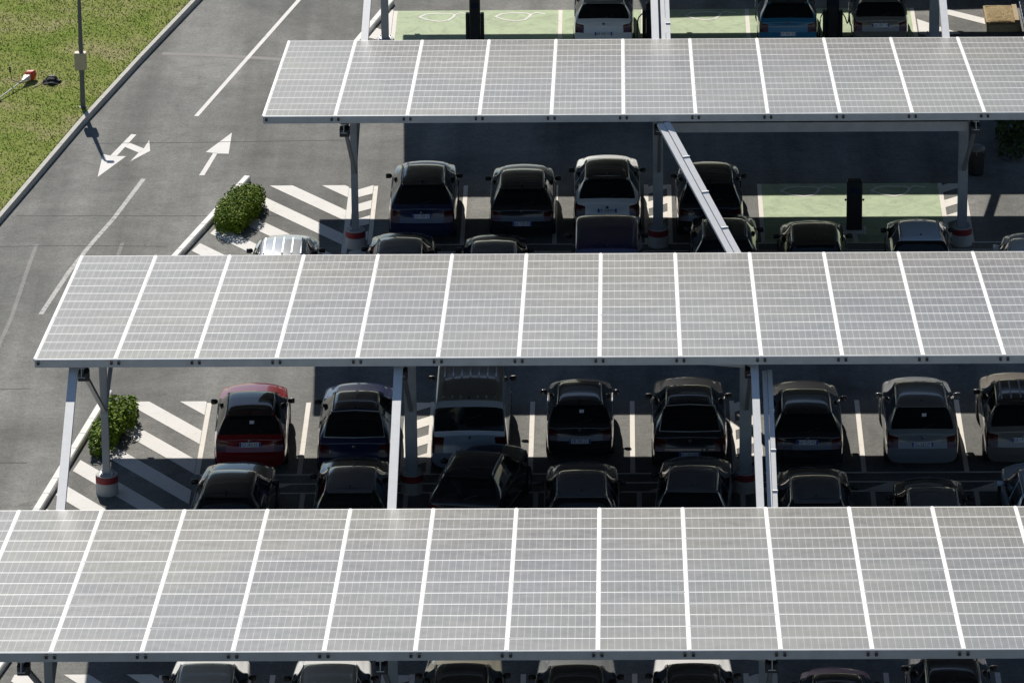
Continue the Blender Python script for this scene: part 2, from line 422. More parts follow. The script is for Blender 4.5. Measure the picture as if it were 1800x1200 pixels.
# lanes and arrows
lane = path_strip([(-8.6, 50), (-9.83, 44.2), (-12.2, 33.16)], .13)
sheet('lane_line_marking', lane, M['white_paint'], Z1, 'solid white lane line on the access road')
sheet('curved_lane_marking', path_strip([(-13.31, 27.63), (-13.89, 24.28), (-14.34, 22.19), (-14.76, 19.93), (-15.21, 16.73)], .13), M['worn_paint'], Z1, 'worn curved white lane line on the road')
sheet('faded_lane_marking', path_strip([(-15.81, 22.21), (-15.87, 20.39), (-15.96, 16.44), (-16.3, 11)], .11)+path_strip([(-13.49, 22.3), (-13.55, 21.0), (-13.6, 18)], .11), M['faint_paint'], Z1, 'almost worn away white lines on the road')
ar = [[(-11.08, 31.65), (-11.72, 29.93), (-11.5, 29.85), (-11.39, 29.80), (-11.06, 29.77)], [(-11.5, 29.87), (-11.78, 27.9), (-11.63, 27.9), (-11.38, 29.82)]]
ar2 = [[(-14.61, 27.8), (-13.95, 29.60), (-14.22, 29.62), (-14.40, 29.66), (-14.62, 29.80)], [(-14.22, 29.60), (-13.80, 31.52), (-13.95, 31.56), (-14.40, 29.66)],
       [(-14.04, 30.42), (-13.62, 29.92), (-13.50, 30.28), (-13.95, 30.80)], [(-13.80, 29.15), (-13.30, 30.06), (-13.40, 31.02), (-13.50, 30.28), (-13.62, 29.90)]]
sheet('straight_arrow_marking', ar, M['white_paint'], Z1, 'white straight ahead arrow painted on the road')
sheet('forked_arrow_marking', ar2, M['white_paint'], Z1, 'white forked straight and turn arrow painted on road')
jn = path_strip([(-15.0, 30.75), (-12, 30.8), (-7.5, 30.95)], .035)+path_strip([(-16.6, 24.55), (-13, 24.5), (-9, 24.45)], .03)+path_strip([(-20, 6.3), (-14.6, 6.2)], .04)+path_strip([(-19, 11.0), (-15, 11.3)], .03)
jn += path_strip([(-18.5, 22.0), (-15, 22.1), (-12.3, 22.0)], .03)
sheet('asphalt_joint_lines', jn, M['joint'], Z1, 'thin dark joints across the asphalt')
sheet('asphalt_repair_strip', path_strip([(-13.6, 39.1), (-12, 38.9), (-10, 38.45), (-9.0, 38.2)], .28), M['patch'], .003, 'pale repaired trench across the road')

# white kerbs on the islands
def island_kerb(a, b, label, wd=.2, h=.16):
    a, b = Vector(a), Vector(b); L = (b-a).length; n = max(2, round(L/1.0)); d = (b-a)/n; u = d.normalized(); s = Vector((-u.y, u.x))*wd/2
    kb = MB()
    for i in range(n):
        p, q = a+d*i, a+d*(i+1)-u*.03
        def ring(s_, z): return [(*(p-s_), z), (*(p+s_), z), (*(q+s_), z), (*(q-s_), z)]
        kb.loft([ring(s, 0), ring(s, h-.03), ring(s*.75, h)][::1], caps=True)
    me = kb.build('island_kerb', M['kerb_white'])
    bm = bmesh.new(); bm.from_mesh(me.data); bmesh.ops.recalc_face_normals(bm, faces=bm.faces); bm.to_mesh(me.data); bm.free()
    return tag(me, label, 'kerb')
island_kerb((-10.40, 27.4), (-12.35, 19.3), 'white painted kerb edging the island with the clipped hedge')
island_kerb((-12.95, 10.75), (-14.2, 1.8), 'white painted kerb beside the loose shrub and the striped island')
island_kerb((-6.95, 43.9), (-8.1, 38.6), 'short white kerb at the corner of the far green bay')
island_kerb((-13.95, -5.9), (-15.8, -15.5), 'white kerb of the island under the nearest canopy')

# ------------------------------------------------------------------ grass
def grass():
    v, f = [], []; rnd = random.Random(3)
    kx = lambda y: next(a[0]+(b[0]-a[0])*(y-a[1])/(b[1]-a[1]) for a, b in zip(KERB[:-1], KERB[1:]) if a[1] <= y <= b[1])
    for i in range(80000):
        y = rnd.uniform(21, 47); x = kx(y)-KW-.01-rnd.random()*10.5 if rnd.random() > .05 else kx(y)-KW+rnd.uniform(-.05, .05)
        if x < -24: continue
        a = rnd.uniform(0, 6.28); h = rnd.uniform(.012, .036)*(1.5 if rnd.random() < .06 else 1); wd = rnd.uniform(.008, .02); ln = rnd.uniform(-.05, .05); l2 = rnd.uniform(-.05, .05)
        c, s = math.cos(a)*wd, math.sin(a)*wd; b = len(v)
        v += [(x-c, y-s, .128), (x+c, y+s, .128), (x+ln, y+l2, .14+h)]; f.append((b, b+1, b+2))
    tag(link('grass', mesh('grass', v, f, M['blade'])), 'short mown grass with dry patches on the verge', 'grass', kind='stuff')
grass()

# ------------------------------------------------------------------ shrubs
def foliage(name, blobs, n, size, mat, parent, seed=1, core=True):
    rnd = random.Random(seed); v, f = [], []
    tot = sum(b[3]*b[4]*b[5] for b in blobs)
    for (x, y, z, a, b, c) in blobs:
        for i in range(int(n*a*b*c/tot)):
            while True:
                p = Vector((rnd.uniform(-1, 1), rnd.uniform(-1, 1), rnd.uniform(-1, 1))); l = (abs(p.x)**4+abs(p.y)**4+abs(p.z)**4)**.25
                if .02 < l < 1 and (l > .72 or rnd.random() < .3): break
            q = Vector((x+p.x*a, y+p.y*b, z+p.z*c))
            if q.z < .03: continue
            nrm = (Vector((p.x/a, p.y/b, p.z/c)).normalized()+Vector((rnd.gauss(0, .6), rnd.gauss(0, .6), rnd.gauss(.3, .6)))).normalized()
            t = nrm.orthogonal().normalized(); t.rotate(Matrix.Rotation(rnd.uniform(0, 6.28), 3, nrm)); u = nrm.cross(t)
            s = size*rnd.uniform(.6, 1.35); k = len(v)
            v += [q-t*s*.5, q+u*s*.28+t*s*.02, q+t*s*.55+nrm*s*.06, q-u*s*.28+t*s*.02]; f.append((k, k+1, k+2, k+3))
    return link(name, mesh(name, v, f, mat), parent)
def stems(parent, pts, seed):
    rnd = random.Random(seed); s = MB()
    for (x, y, h) in pts:
        for j in range(3):
            s.tube([(x, y, 0), (x+rnd.uniform(-.1, .1), y+rnd.uniform(-.1, .1), h*.5), (x+rnd.uniform(-.25, .25), y+rnd.uniform(-.25, .25), h)], [.025, .018, .008], 6)
    return s.build('stem', M['bark'], parent)
t = thing('hedge', 'dense clipped dark green hedge beside the white kerb of the striped island', 'hedge', (-10.38, 24.2, 0))
foliage('foliage', [(-.24, -.62, .31, .45, .85, .33), (.08, .45, .34, .46, .85, .35), (-.08, -.05, .33, .47, .8, .34), (.26, .98, .29, .36, .45, .30)], 13000, .072, M['leaf_dark'], t, 4)
stems(t, [(-.25, -.6, .5), (0, 0, .5), (.1, .6, .5)], 2)
t = thing('shrub', 'loose leafy green shrub behind the first post of the middle canopy', 'shrub', (-12.75, 7.85, 0))
foliage('foliage', [(.30, .85, .36, .40, .62, .34), (.12, .25, .32, .34, .5, .32), (-.03, -.55, .30, .36, .62, .30), (.40, 1.25, .30, .22, .35, .26), (-.12, -1.15, .22, .24, .35, .22), (.2, -.1, .42, .2, .3, .3)], 3000, .11, M['leaf_light'], t, 8)
stems(t, [(.3, .9, .62), (.1, .3, .66), (-.05, -.6, .55), (-.1, -1.1, .45)], 5)
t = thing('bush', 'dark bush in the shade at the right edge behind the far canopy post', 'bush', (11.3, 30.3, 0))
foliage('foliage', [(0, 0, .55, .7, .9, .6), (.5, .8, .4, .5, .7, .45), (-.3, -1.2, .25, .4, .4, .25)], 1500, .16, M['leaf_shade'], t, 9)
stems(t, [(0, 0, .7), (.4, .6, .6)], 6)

# ------------------------------------------------------------------ solar canopies
HF, HR, LY, NROW, PW = 5.572, 3.692, 12.30, 13, 1.8596
SL = math.hypot(LY, HF-HR); PITCHR = SL/NROW
def panel_geo(b, uvs, Mx, wd, ln, rnd):
    fr = .028; th = .035
    x0, x1, y0, y1 = -wd/2, wd/2, -ln/2, ln/2
    q = lambda x, y, z: Mx @ Vector((x, y, z))
    a = [(x0, y0), (x1, y0), (x1, y1), (x0, y1)]; i = [(x0+fr, y0+fr), (x1-fr, y0+fr), (x1-fr, y1-fr), (x0+fr, y1-fr)]
    n = len(b.v)
    b.v += [q(*p, 0) for p in a]+[q(*p, 0) for p in i]+[q(*p, -th) for p in a]
    F = [((4, 5, 6, 7), 0)]+[((k, (k+1) % 4, 4+(k+1) % 4, 4+k), 1) for k in range(4)]+[((8+k, 8+(k+1) % 4, (k+1) % 4, k), 1) for k in range(4)]+[((11, 10, 9, 8), 1)]
    for fc, mi in F:
        b.f.append(tuple(n+j for j in fc)); b.m.append(mi)
        for j in fc: uvs.append(((a+i+a)[j][0]+wd/2-fr, (a+i+a)[j][1]+ln/2-fr))
def set_uv(me, uvs):
    u = me.uv_layers.new(name='uv')
    for k, p in enumerate(uvs): u.data[k].uv = p
def canopy(xl, ncol, yc, df, nrow, cols, label, singles=7, colw=(.2, .3, .3, .3), ties=(), rz=0, seed=1, extras=()):
    """xl left edge, yc column line, df distance from column line to the front (high) edge."""
    rnd = random.Random(seed)
    t = thing('solar_canopy', label, 'solar canopy', (xl, yc, 0), rz, 'solar canopies over the parking rows')
    ang = math.atan2(HF-HR, LY)
    W = ncol*PW
    td = Vector((0, math.cos(ang), -math.sin(ang))); nn = Vector((0, math.sin(ang), math.cos(ang)))
    O = Vector((0, -df, HF))                       # front-left top corner
    def S(x, s, h=0): return O+Vector((x, 0, 0))+td*s+nn*h
    SLn = nrow*PITCHR
    Rm = Matrix((Vector((1, 0, 0)), td, nn)).transposed().to_4x4()
    wd, ln = PW-.035, PITCHR-.03
    rest, ruv = MB(), []
    for c in range(ncol):
        colt = rnd.gauss(0, .0025)
        for r in range(nrow):
            e = Matrix.Rotation(rnd.gauss(0, .0035)+colt, 4, 'X') @ Matrix.Rotation(rnd.gauss(0, .003), 4, 'Y')
            Mx = Matrix.Translation(S((c+.5)*PW, (r+.5)*PITCHR)) @ Rm @ e
            if r < singles:
                b, uv = MB(), []
                panel_geo(b, uv, Matrix.Identity(4), wd, ln, rnd)
                me = b.mesh('solar_panel', [M['cells'], M['alu']]); set_uv(me, uv)
                o = link('solar_panel', me, t); o.matrix_local = Mx
            else: panel_geo(rest, ruv, Mx, wd, ln, rnd)
    me = rest.mesh('solar_panel', [M['cells'], M['alu']]); set_uv(me, ruv)
    tag(link('solar_panel', me, t), kind='stuff')
    b = MB()
    b.loft([[S(0, 0, -.045), S(W, 0, -.045), S(W, 0, -.06), S(0, 0, -.06)], [S(0, SLn, -.045), S(W, SLn, -.045), S(W, SLn, -.06), S(0, SLn, -.06)]])
    b.build('roof_sheet', M['sheet'], t)  # added backing under the panels, stops light leaking through their gaps
    for c in range(ncol+1):
        b = MB(); x = c*PW
        b.loft([[S(x-.028, s, -.04), S(x+.028, s, -.04), S(x+.028, s, .012), S(x-.028, s, .012)] for s in (-.02, SLn+.02)])
        b.build('cover_strip', M['seam'], t)
    b = MB()                                       # front edge channel, steel folded face
    f0 = lambda x, dy, dz: O+Vector((x, dy, dz))
    b.loft([[f0(x, -.05, .0), f0(x, -.02, .012), f0(x, -.02, -.05), f0(x, -.035, -.17), f0(x, .02, -.20), f0(x, .02, -.215), f0(x, -.06, -.19)] for x in (0, W)])
    b.build('front_channel', M['steel'], t)
    for c in range(ncol+1):
        x = c*PW
        for s in (-.085, .085):
            if 0 < x+s < W:
                b = MB(); b.box((O+Vector((x+s, -.07, -.075))), (.06, .05, .085)); b.build('end_clamp', M['clamp'], t)
    b = MB(); b.loft([[S(x, SLn+.0, .0), S(x, SLn+.03, .0), S(x, SLn+.03, -.12), S(x, SLn, -.12)] for x in (0, W)]); b.build('rear_channel', M['alu'], t)
    for s in (.9, SLn*.33, SLn*.66, SLn-.9):
        b = MB(); b.ibeam(S(.05, s, -.17), S(W-.05, s, -.17), .12, .2, 0, nn, .015); b.build('purlin', M['steel'], t)
    for i, xw in enumerate(cols):
        x = xw-xl; cw = colw[min(i, len(colw)-1)]
        if not (0 < x < W): continue
        zc = S(x, df/math.cos(ang), -.28).z
        b = MB(); b.ibeam(S(x, .25, -.39), S(x, SLn-.25, -.39), .16, .24, 0, nn, .018); b.build('rafter', M['steel'], t)
        b = MB(); b.ibeam((x, 0, .50), (x, 0, zc-.25), cw*.9, cw, 0, Vector((0, 1, 0)), .02)
        b.box((x, 0, .515), (cw+.12, cw+.12, .03))
        for dx in (-1, 1):
            for dy in (-1, 1): b.box((x+dx*(cw/2+.03), dy*(cw/2+.03), .545), (.03, .03, .04))
        col = b.build('column', M['steel'], t)
        b = MB(); b.lathe([(0, .499), (.255, .499), (.27, .48), (.272, .40), (.272, .31), (.272, 0)], 28, (x, 0, 0), 0, [0, 0, 1, 1, 0])
        b.build('plinth', [M['concrete'], M['red_band']], col, smooth=False)
        for (dy, dz) in ((-(df-.7), S(0, .7).z-.52), (5.6, S(0, (df+5.6)/math.cos(ang)).z-.52)):
            b = MB(); b.ibeam((x+.02, math.copysign(.1, dy), 2.15), (x+.02, dy, dz), .09, .10, 0, Vector((0, 0, 1)), .012); b.build('strut', M['steel'], col)
        b = MB(); b.bbox((x, -(df-.75), S(0, .75).z-.56), (.26, .3, .22), .02); b.build('bracket', M['clamp'], t)
    for (a, q, wd_, ht, nm) in extras:
        v = Vector((xl, yc, 0)); b = MB(); b.beam(Vector(a)-v, Vector(q)-v, wd_, ht); b.build(nm, M['steel'], t)
    for nm, a, q, wd_, ht in ties:
        b = MB(); v = Vector((xl, yc, 0)); a, q = Vector(a)-v, Vector(q)-v
        if nm == 'tie_beam':
            b.beam(a, q, wd_, ht)
        else:
            d = (q-a); L = d.length; d.normalize(); sd = d.cross(Vector((0, 0, 1))).normalized(); u = sd.cross(d); n = 4
            for i in range(n):
                p0, p1 = a+d*L*i/n, a+d*(L*(i+1)/n-.03)
                b.beam(p0-sd*wd_*.25, p1-sd*wd_*.25, wd_*.46, ht)
            b.beam(a+sd*wd_*.25-u*.02, q+sd*wd_*.25-u*.02, wd_*.46, ht)
            for i in range(1, n): b.beam(a+d*L*i/n-sd*wd_*.53+u*.01, a+d*L*i/n-sd*wd_*.02+u*.01, .05, ht+.012)
        b.build(nm, M['steel_light'], t)
    return t
TB, CT = 'tie_beam', 'cable_tray'
canopy(-9.212, 13, 21.9, 5.58, 13, (-7.15, 1.01, 9.19), 'tilted grey solar panel canopy farthest from the camera, over the green charging bays', 7, (.2, .3, .28),
       [(CT, (1.12, 16.2, 5.35), (3.0, 10.9, 3.37), .36, .07)], seed=11, extras=[((1.2, 17.2, 4.92), (9.0, 17.2, 4.92), .12, .26, 'edge_beam'), ((4.88, 17.7, 5.0), (9.07, 17.35, 5.0), .07, .07, 'wind_brace')])
canopy(-13.517, 15, 4.2, 5.58, 13, (-12.47, -5.08, 2.99, 11.15), 'middle tilted solar panel canopy, above the red car and the van', 6, (.19, .32, .32),
       [(TB, (-12.65, -.9, 5.31), (-12.62, -6.1, 3.375), .2, .16), (TB, (-5.14, -.9, 5.31), (-5.17, -6.1, 3.375), .2, .16),
        (TB, (3.07, -.9, 5.31), (3.11, -6.1, 3.375), .17, .16), (CT, (3.37, -.9, 5.02), (3.40, -6.1, 3.10), .24, .06), (TB, (11.15, -.9, 5.31), (11.15, -6.1, 3.375), .2, .16)], seed=12, extras=[((1.1, -.1, 5.0), (2.87, -.5, 5.0), .08, .08, 'wind_brace'), ((2.63, 4.45, 2.0), (2.63, 4.45, 2.6), .40, .2, 'inverter_box'), ((2.63, 4.45, .6), (2.63, 4.45, 2.0), .06, .06, 'conduit')])
canopy(-15.38, 16, -12.73, 5.58, 13, (-12.3, -4.95, 3.05, 11.1), 'nearest and largest tilted solar panel canopy across the foreground', 6, (.2, .3, .3), seed=13, extras=[((1.2, -17.05, 5.0), (2.95, -17.45, 5.0), .08, .08, 'wind_brace')])
canopy(-7.4666, 12, 38.9, 5.92, 13, (-6.95, 1.2, 9.3), 'solar canopy beyond the top edge, only its posts and white tie beams in view', 0, (.24, .3, .32),
       [(TB, (-7.03, 33.3, 5.31), (-7.12, 28.3, 3.44), .2, .16), (TB, (.93, 33.3, 5.31), (1.0, 28.3, 3.44), .2, .16), (CT, (1.22, 33.3, 5.25), (1.3, 28.3, 3.36), .26, .06), (TB, (9.02, 33.3, 5.31), (9.08, 28.3, 3.44), .2, .16)], seed=14)
# last canopy, only its shadow edge reaches the picture
canopy(-1.15, 10, 54.9, 5.6, 12, (1.2, 9.4), 'solar panel canopy out of view beyond the charging bays, casting the farthest shade', 0, (.3, .3), rz=R(4.5), seed=15)

# ------------------------------------------------------------------ cars
def lerp_tab(tab, y):
    for (a, va), (b, vb) in zip(tab[:-1], tab[1:]):
        if y <= b: return va+(vb-va)*max(0, (y-a)/(b-a))
    return tab[-1][1]
TAGS = ['body', 'rear_window', 'windscreen', 'side_window', 'tail_light', 'headlight', 'roof', 'bumper']
def car_shape(S, nm):
    st = S['st']; L = st[-1][0]; hw = S['w']/2
    wt = S.get('wt') or [(0, .93), (.12, .965), (.5, 1.), (L-1.0, 1.), (L-.4, .95), (L-.1, .83), (L, .70)]
    rows = []
    def col(fr): return fr
    verts = []; prof_n = 13
    lean = S.get('lean', .10); bul = S.get('bul', .09)
    def deform(x, y, z):
        wr_ = max(0, 1-y/1.1); wf = max(0, 1-(L-y)/1.1)
        yy = y+wr_*(lean*max(0, z-.62)+bul*(x/hw)**2-(.05 if .3 < z < .64 else 0))
        yy -= wf*(.12*max(0, z-.55)+.30*abs(x/hw)**2.4-(.03 if .3 < z < .6 else 0))
        return (x, yy, z)
    for (y, zt, wr, tg, sd) in st:
        ww = hw*lerp_tab(wt, y); zb = min(lerp_tab(S['belt'], y), zt-.05); zg = .21; z4 = min(.62, zb-.10); z5 = (z4+zb)/2+.01
        z8 = max(zb+.02, zt-S.get('edge', .075)); x8 = min(wr, ww*.93)
        p = [(0, zg), (.59*ww, zg), (.82*ww, zg), (.965*ww, zg+.07), (ww, min(.42, z4-.08)), (ww, z4), (.992*ww, z5), (.955*ww, zb), None, (x8, z8), (x8*.90, zt-.018), (x8*.5, zt), (0, zt+.012)]
        p[8] = ((p[7][0]+p[9][0])/2+.012, (zb+z8)/2)
        rows.append((y, p))
    bm = bmesh.new(); cl = bm.edges.layers.float.new('crease_edge')
    G = []
    for y, p in rows:
        right = [bm.verts.new(deform(x, y, z)) for x, z in p]
        left = [right[0]]+[bm.verts.new(deform(-x, y, z)) for x, z in p[1:-1]]+[right[-1]]
        G.append((right, left))
    N = len(rows[0][1])
    def face(vs, mi):
        try: f = bm.faces.new(vs)
        except ValueError: return
        f.material_index = mi; f.smooth = True
    ny = len(st)
    for i in range(ny-1):
        tg, sd = st[i][3], st[i][4]
        for side in (0, 1):
            A, B = G[i][side], G[i+1][side]
            for j in range(N-1):
                mi = 0
                if j <= 3: mi = 7 if (i < 3 or i >= ny-4 or j <= 2) else 0
                if j in (7, 8) and sd: mi = 3
                if j >= 10 or (j == 9 and S.get('wide', True)):
                    if tg == 'R': mi = 1
                    if tg == 'F': mi = 2
                if tg == 'T' and j >= 9: mi = 6
                if j in S.get('tail', (5, 6)) and i < 2: mi = 4
                if j in (6,) and i >= ny-3: mi = 5
                vs = [A[j], A[j+1], B[j+1], B[j]]
                face(vs if side == 1 else vs[::-1], mi)
    for (i, fl) in ((0, False), (ny-1, True)):
        y, p = rows[i]; Rv, Lv = G[i]
        lv = []
        for j in range(2, N-2):
            x, z = p[j]
            if j == 2: r = [Lv[2], Lv[1], Rv[0], Rv[1], Rv[2]]
            elif j == N-3: r = [Lv[j], Lv[j+1], Rv[j+2], Rv[j+1], Rv[j]]
            else: r = [Lv[j]]+[bm.verts.new(deform(f*x, y, z)) for f in (-.72, 0, .72)]+[Rv[j]]
            lv.append(r)
        for j in range(len(lv)-1):
            for k in range(4):
                jj = j+2; mi = 0
                if jj <= (4 if not fl else 3): mi = 7
                if not fl and k in (0, 3) and jj in S.get('tail', (5, 6)): mi = 4
                if fl and k in (0, 3) and jj in (6,): mi = 5
                vs = [lv[j][k], lv[j][k+1], lv[j+1][k+1], lv[j+1][k]]
                face(vs if not fl else vs[::-1], mi)
    bm.normal_update()
    for e in bm.edges:
        if len(e.link_faces) == 2:
            a, b = e.link_faces
            if a.material_index != b.material_index: e[cl] = .55
    if S.get('boxy'):
        def cr(a, b, v):
            e = bm.edges.get((a, b))
            if e: e[cl] = max(e[cl], v)
        for sd_ in (0, 1):
            for i in range(ny-1):
                if i >= 3 and i < 9: cr(G[i][sd_][9], G[i+1][sd_][9], .55)
                if i < 4: cr(G[i][sd_][9], G[i+1][sd_][9], .6)
            for j in range(8, N-1): cr(G[4][sd_][j], G[4][sd_][j+1], .75)
            for j in range(4, N-1): cr(G[0][sd_][j], G[0][sd_][j+1], .5)
    me = bpy.data.meshes.new('tmp'); bm.to_mesh(me); bm.free()
    o = bpy.data.objects.new('tmp', me); C.objects.link(o)
    md = o.modifiers.new('s', 'SUBSURF'); md.levels = 2; md.render_levels = 2
    dg = bpy.context.evaluated_depsgraph_get(); dg.update()
    ev_ = bpy.data.meshes.new_from_object(o.evaluated_get(dg)); bpy.data.objects.remove(o)
    V = [v.co.copy() for v in ev_.vertices]
    byt = {}
    for p in ev_.polygons: byt.setdefault(p.material_index, []).append(tuple(p.vertices))
    parts = []
    for mi, fs in byt.items():
        # connected components
        par = {}
        def find(a):
            while par.setdefault(a, a) != a: par[a] = par[par[a]]; a = par[a]
            return a
        for f in fs:
            r = find(f[0])
            for q in f[1:]: par[find(q)] = r
        comp = {}
        for f in fs: comp.setdefault(find(f[0]), []).append(f)
        for fl in comp.values():
            ids = sorted({q for f in fl for q in f}); mp = {q: k for k, q in enumerate(ids)}
            parts.append((TAGS[mi], mesh(nm+'_'+TAGS[mi], [V[q] for q in ids], [tuple(mp[q] for q in f) for f in fl], [M['black_plastic']], None, True)))
    return parts, L, hw

def st_hatch(L=4.25, H=1.45, rw=.60, base=1.0, slope=.42, y0=.10, hood=1.0, rf=2.12):
    a = y0+slope
    return [(0, base-.09, .78, '', 0), (.05, base-.03, .785, '', 0), (y0, base+.01, .775, 'R', 0), (y0+slope*.5, (base+H)/2, .715, 'R', 0), (a-.03, H-.09, .64, '', 0), (a+.06, H-.035, rw+.01, 'T', 1),
            (a+.4, H-.003, rw, 'T', 1), (1.46, H, rw, 'T', 0), (1.54, H, rw, 'T', 1), (rf-.25, H-.015, rw, 'T', 1), (rf, H-.055, rw-.01, 'F', 1), (rf+.36, (H+hood)/2+.02, .64, 'F', 1), (rf+.70, hood+.03, .68, '', 0),
            (rf+.78, hood, .70, '', 0), (L-.45, hood-.035, .68, '', 0), (L-.12, hood-.13, .55, '', 0), (L, hood-.30, .45, '', 0)]
SPECS = {
 'hatch': dict(w=1.78, st=st_hatch(), belt=[(0, .98), (1.5, .96), (3.0, .94), (4.3, .84)]),
 'city': dict(w=1.66, st=st_hatch(3.8, 1.49, .55, 1.02, .34, .08, 1.0, 1.95), belt=[(0, 1.0), (1.5, .98), (3.0, .96), (4.1, .84)], lean=.06),
 'suv': dict(w=1.82, st=st_hatch(4.4, 1.60, .60, 1.08, .45, .12, 1.10, 2.2), belt=[(0, 1.08), (1.5, 1.05), (3.0, 1.04), (4.4, .92)], edge=.09),
 'coupe': dict(w=1.84, st=st_hatch(4.5, 1.53, .57, 1.06, .80, .16, 1.06, 2.3), belt=[(0, 1.02), (1.5, 1.02), (3.0, 1.0), (4.5, .90)], wide=True, lean=.05),
 'mpv': dict(w=1.80, st=st_hatch(4.3, 1.60, .62, 1.05, .40, .10, 1.05, 2.15), belt=[(0, 1.02), (1.5, 1.0), (3.0, .99), (4.3, .86)], edge=.08),
 'van': dict(w=1.90, boxy=True, lean=.03, bul=.03, belt=[(0, 1.12), (1.5, 1.12), (3.6, 1.10), (4.9, .95)], edge=.065, tail=(5, 6, 7),
   wt=[(0, .95), (.1, .98), (.4, 1.), (3.9, 1.), (4.5, .95), (4.75, .87), (4.85, .8)],
   st=[(0, 1.05, .88, '', 0), (.035, 1.16, .87, 'R', 0), (.055, 1.45, .85, 'R', 0), (.085, 1.76, .825, '', 0), (.16, 1.90, .81, 'T', 0), (.5, 1.94, .81, 'T', 0), (1.6, 1.95, .81, 'T', 0), (2.5, 1.95, .81, 'T', 1), (3.05, 1.92, .80, 'T', 1),
       (3.35, 1.84, .78, 'F', 1), (3.75, 1.50, .79, 'F', 1), (4.05, 1.22, .80, '', 0), (4.15, 1.17, .80, '', 0), (4.5, 1.06, .74, '', 0), (4.75, .90, .68, '', 0), (4.85, .72, .62, '', 0)]),
}
SHAPES = {k: car_shape(v, k) for k, v in SPECS.items()}
# shared small parts
def mirror_mesh():
    b = MB()
    b.loft([[(x*q, y_*q+dy, z*q) for x, y_, z in ((0, -.05, -.06), (0, .05, -.06), (0, .06, 0), (0, .05, .06), (0, -.05, .06))] and
            [(xx, y_*q, z*q+.0) for y_, z in ((-.05, -.065), (.05, -.065), (.07, 0), (.045, .065), (-.05, .065))] for xx, q, dy in ((0, .45, 0), (.05, .95, 0), (.16, 1.0, 0), (.20, .8, 0))])
    return b.mesh('wing_mirror', M['black_plastic'], True)
MIR = mirror_mesh()
def wheel_meshes(r):
    b = MB(); b.lathe([(r*.62, -.1), (r*.93, -.1), (r, -.07), (r, .07), (r*.93, .1), (r*.62, .1)], 26)
    t = b.mesh('wheel', M['tyre'], True)
    b = MB(); b.lathe([(0, .06), (r*.2, .075), (r*.5, .06), (r*.62, .095), (r*.64, .0), (r*.6, -.1)], 20)
    for k in range(5):
        a = k*2*math.pi/5; b.beam((r*.1*math.cos(a), r*.1*math.sin(a), .08), (r*.6*math.cos(a), r*.6*math.sin(a), .085), .05, .03)
    return t, b.mesh('rim', M['rim'], False)
WH = {r: wheel_meshes(r) for r in (.30, .33)}
def rail_mesh(x, y0, y1, z):
    b = MB(); b.tube([(x, y0, z-.03), (x, y0+.08, z+.03), (x, (y0+y1)/2, z+.055), (x, y1-.1, z+.035), (x, y1, z-.03)], .018, 8)
    return b.mesh('roof_rail', M['rail_silver'], True)
def text_polys(s, size):
    cu = bpy.data.curves.new('t', 'FONT'); cu.body = s; cu.size = size; cu.align_x = 'CENTER'; cu.align_y = 'CENTER'
    o = bpy.data.objects.new('t', cu); C.objects.link(o); dg = bpy.context.evaluated_depsgraph_get(); dg.update()
    me = bpy.data.meshes.new_from_object(o.evaluated_get(dg)); bpy.data.objects.remove(o)
    return [v.co.copy() for v in me.vertices], [tuple(p.vertices) for p in me.polygons]
def plate(parent, s, y, z, tilt=.15):
    b = MB(); b.box((0, 0, 0), (.52, .012, .115), 0)
    b.quad([(-.257, -.0085, -.055), (-.215, -.0085, -.055), (-.215, -.0085, .055), (-.257, -.0085, .055)], 1)
    b.quad([(.215, -.0085, -.055), (.257, -.0085, -.055), (.257, -.0085, .055), (.215, -.0085, .055)], 1)
    v, f = text_polys(s, .105); n = len(b.v)
    b.v += [Vector((p.x*.9, -.0095, p.y)) for p in v]; b.f += [tuple(n+i for i in q) for q in f]; b.m += [2]*len(f)
    return b.build('number_plate', [M['plate_white'], M['plate_blue'], M['plate_black']], parent, (0, y, z), (-tilt, 0, 0))
